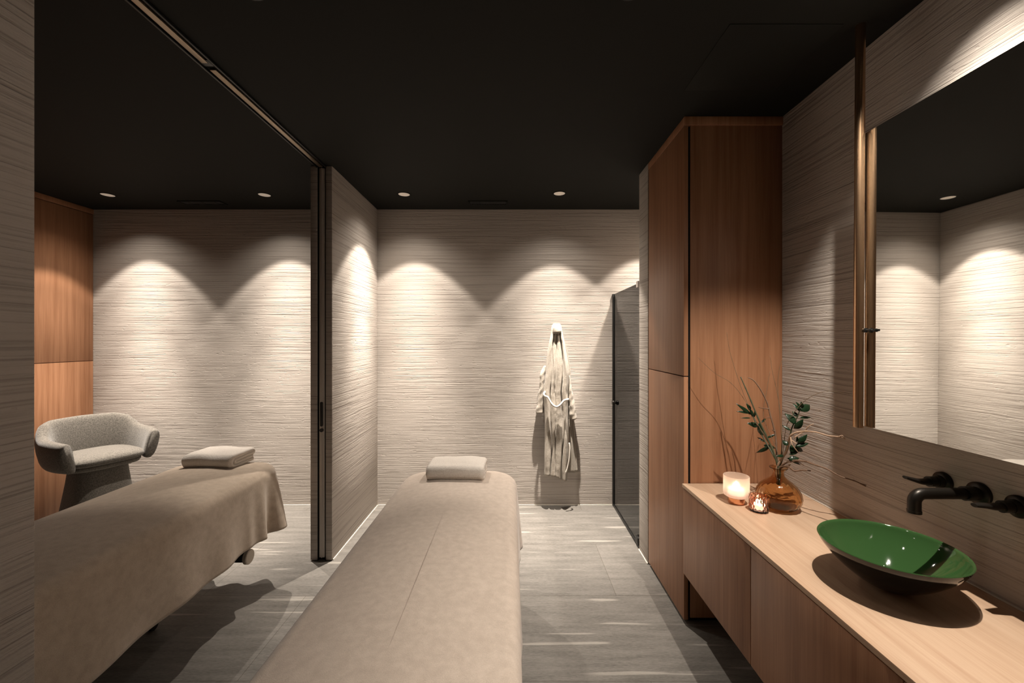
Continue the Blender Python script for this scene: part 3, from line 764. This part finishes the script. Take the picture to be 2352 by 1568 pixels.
# ------------------------------------------------------------------ armchair
def armchair():
    fx, fy = .915, -.40
    rz = math.atan2(fy, fx)-PI/2
    t = thing('armchair', 'grey wool tub armchair on flared base in the left corner', 'armchair', (-3.273, 3.268, 0), rz)
    K = .965
    t.scale = (K, K, K); t.location.z = 0
    plan = catmull([(-.268, .245, 0), (-.292, .12, 0), (-.296, -.02, 0), (-.262, -.16, 0), (-.17, -.24, 0), (0, -.268, 0), (.17, -.24, 0), (.262, -.16, 0), (.296, -.02, 0), (.292, .12, 0), (.268, .245, 0)], 8)
    n = len(plan); vs = []; SG = 28
    ztab = [(0, .765), (.10, .775), (.20, .782), (.25, .802), (.31, .872), (.38, .895), (.50, .900), (.62, .895), (.69, .872), (.75, .802), (.80, .782), (.90, .775), (1, .765)]
    for i in range(n):
        u = i/(n-1); p = plan[i]; tt = (plan[min(i+1, n-1)]-plan[max(i-1, 0)]).normalized(); out = Vector((tt.y, -tt.x, 0))
        if out.dot(Vector((p.x, p.y-.05, 0))) < 0: out = -out
        zt_, = lerp_table(ztab, u)
        e = min(i, n-1-i); sh = 1 if e > 3 else (.72, .91, .98, 1)[e]
        zb = .535; thk = .041*sh; mid = (zt_+zb)/2; hh = (zt_-zb)/2*(1-.10*(1-sh))
        for j in range(SG):
            a = 2*PI*j/SG; ca, sa = math.cos(a), math.sin(a)
            k = 4.2
            sx = math.copysign(abs(ca)**(2/2.6), ca); sz = math.copysign(abs(sa)**(2/k), sa)
            z = mid+hh*sz; fr = (z-zb)/(zt_-zb)
            lean = -.034*(1-fr)**1.6+.006*fr
            tk = thk*(1.0+.10*math.sin(PI*fr)) if fr < .8 else thk
            q = p+out*(sx*tk+lean)
            q = q-Vector((0, .018*(1-fr)*max(0, 1-e/10), 0))
            vs.append(Vector((q.x, q.y, z)))
    link('shell', mesh_of(vs, grid_faces(n, SG, True, True), True), M['chair'], t)
    def dshape(a, yf, yb, r, n=60):
        out = []
        for i in range(n):
            th = 2*PI*i/n; c_, s_ = math.cos(th), math.sin(th); k = 2/3.4
            out.append((a*math.copysign(abs(c_)**k, c_), (yf+yb)/2+(yf-yb)/2*math.copysign(abs(s_)**k, s_)))
        return out
    def loft(rings, name, m, par):
        vs = []; nn = 60
        for (a, yf, yb, z, cr) in rings:
            for (x, y) in dshape(a, yf, yb, 0): vs.append((x, y, z+.022+cr*(1-(x/.26)**2)))
        return link(name, mesh_of(vs, grid_faces(len(rings), nn, True, True), True), m, par)
    loft([(.20, .19, -.20, .492, 0), (.225, .215, -.215, .498, 0), (.235, .225, -.22, .515, 0), (.235, .228, -.22, .532, 0), (.228, .222, -.21, .536, 0)], 'seat_pan', M['chair'], t)
    loft([(.232, .235, -.20, .537, 0), (.248, .252, -.22, .548, 0), (.252, .258, -.225, .565, 0), (.246, .252, -.22, .583, .004), (.22, .225, -.195, .596, .008), (.16, .16, -.14, .602, .012), (.05, .05, -.04, .604, .014)], 'seat_cushion', M['chair'], t)
    # flared base with folded edges and an arch at the front
    vs = []; nn = 96; R = 22
    for k in range(R+1):
        s = k/R; z = .52*(1-s); a = .165+.075*s**1.2; b_ = .155+.07*s**1.2
        for j in range(nn):
            th = 2*PI*j/nn; c_, s_ = math.cos(th), math.sin(th); kk = 2/3.0
            x = a*math.copysign(abs(c_)**kk, c_); y = b_*math.copysign(abs(s_)**kk, s_)
            vs.append((x, y, z))
    link('base', mesh_of(vs, grid_faces(R+1, nn, True, True), True), M['chair'], t)
armchair()

# ------------------------------------------------------------------ shower screen
t = thing('shower_screen', 'smoked glass shower door with black frame beside the bathrobe', 'shower door', (.903, BACK, 0))
GH = 1.889
box('glass', (-.003, .003, -.765, -.016, .030, GH), M['smoked'], t, 0)
box('wall_profile', (-.013, .013, -.026, -.0005, 0.004, GH+.002), M['black'], t)
box('threshold', (-.010, .008, -.78, -.0005, .0005, .022), M['black'], t)
box('threshold_strip', (.009, .024, -.78, -.0005, .0005, .016), M['rail'], t)
box('hinge', (-.014, .014, -.772, -.722, GH-.03, GH+.014), M['jamb'], t)
box('pivot', (-.016, .016, -.770, -.715, .022, .075), M['black'], t)
me = lathe([(.0005, -.030), (.019, -.030), (.021, -.026), (.021, -.014), (.010, -.008), (.010, .008), (.021, .014), (.021, .026), (.019, .030), (.0005, .030)], 32)
me.transform(Matrix.Rotation(PI/2, 4, 'Y')); me.transform(Matrix.Translation((0, -.075, .93)))
link('door_knob', me, M['tap'], t)
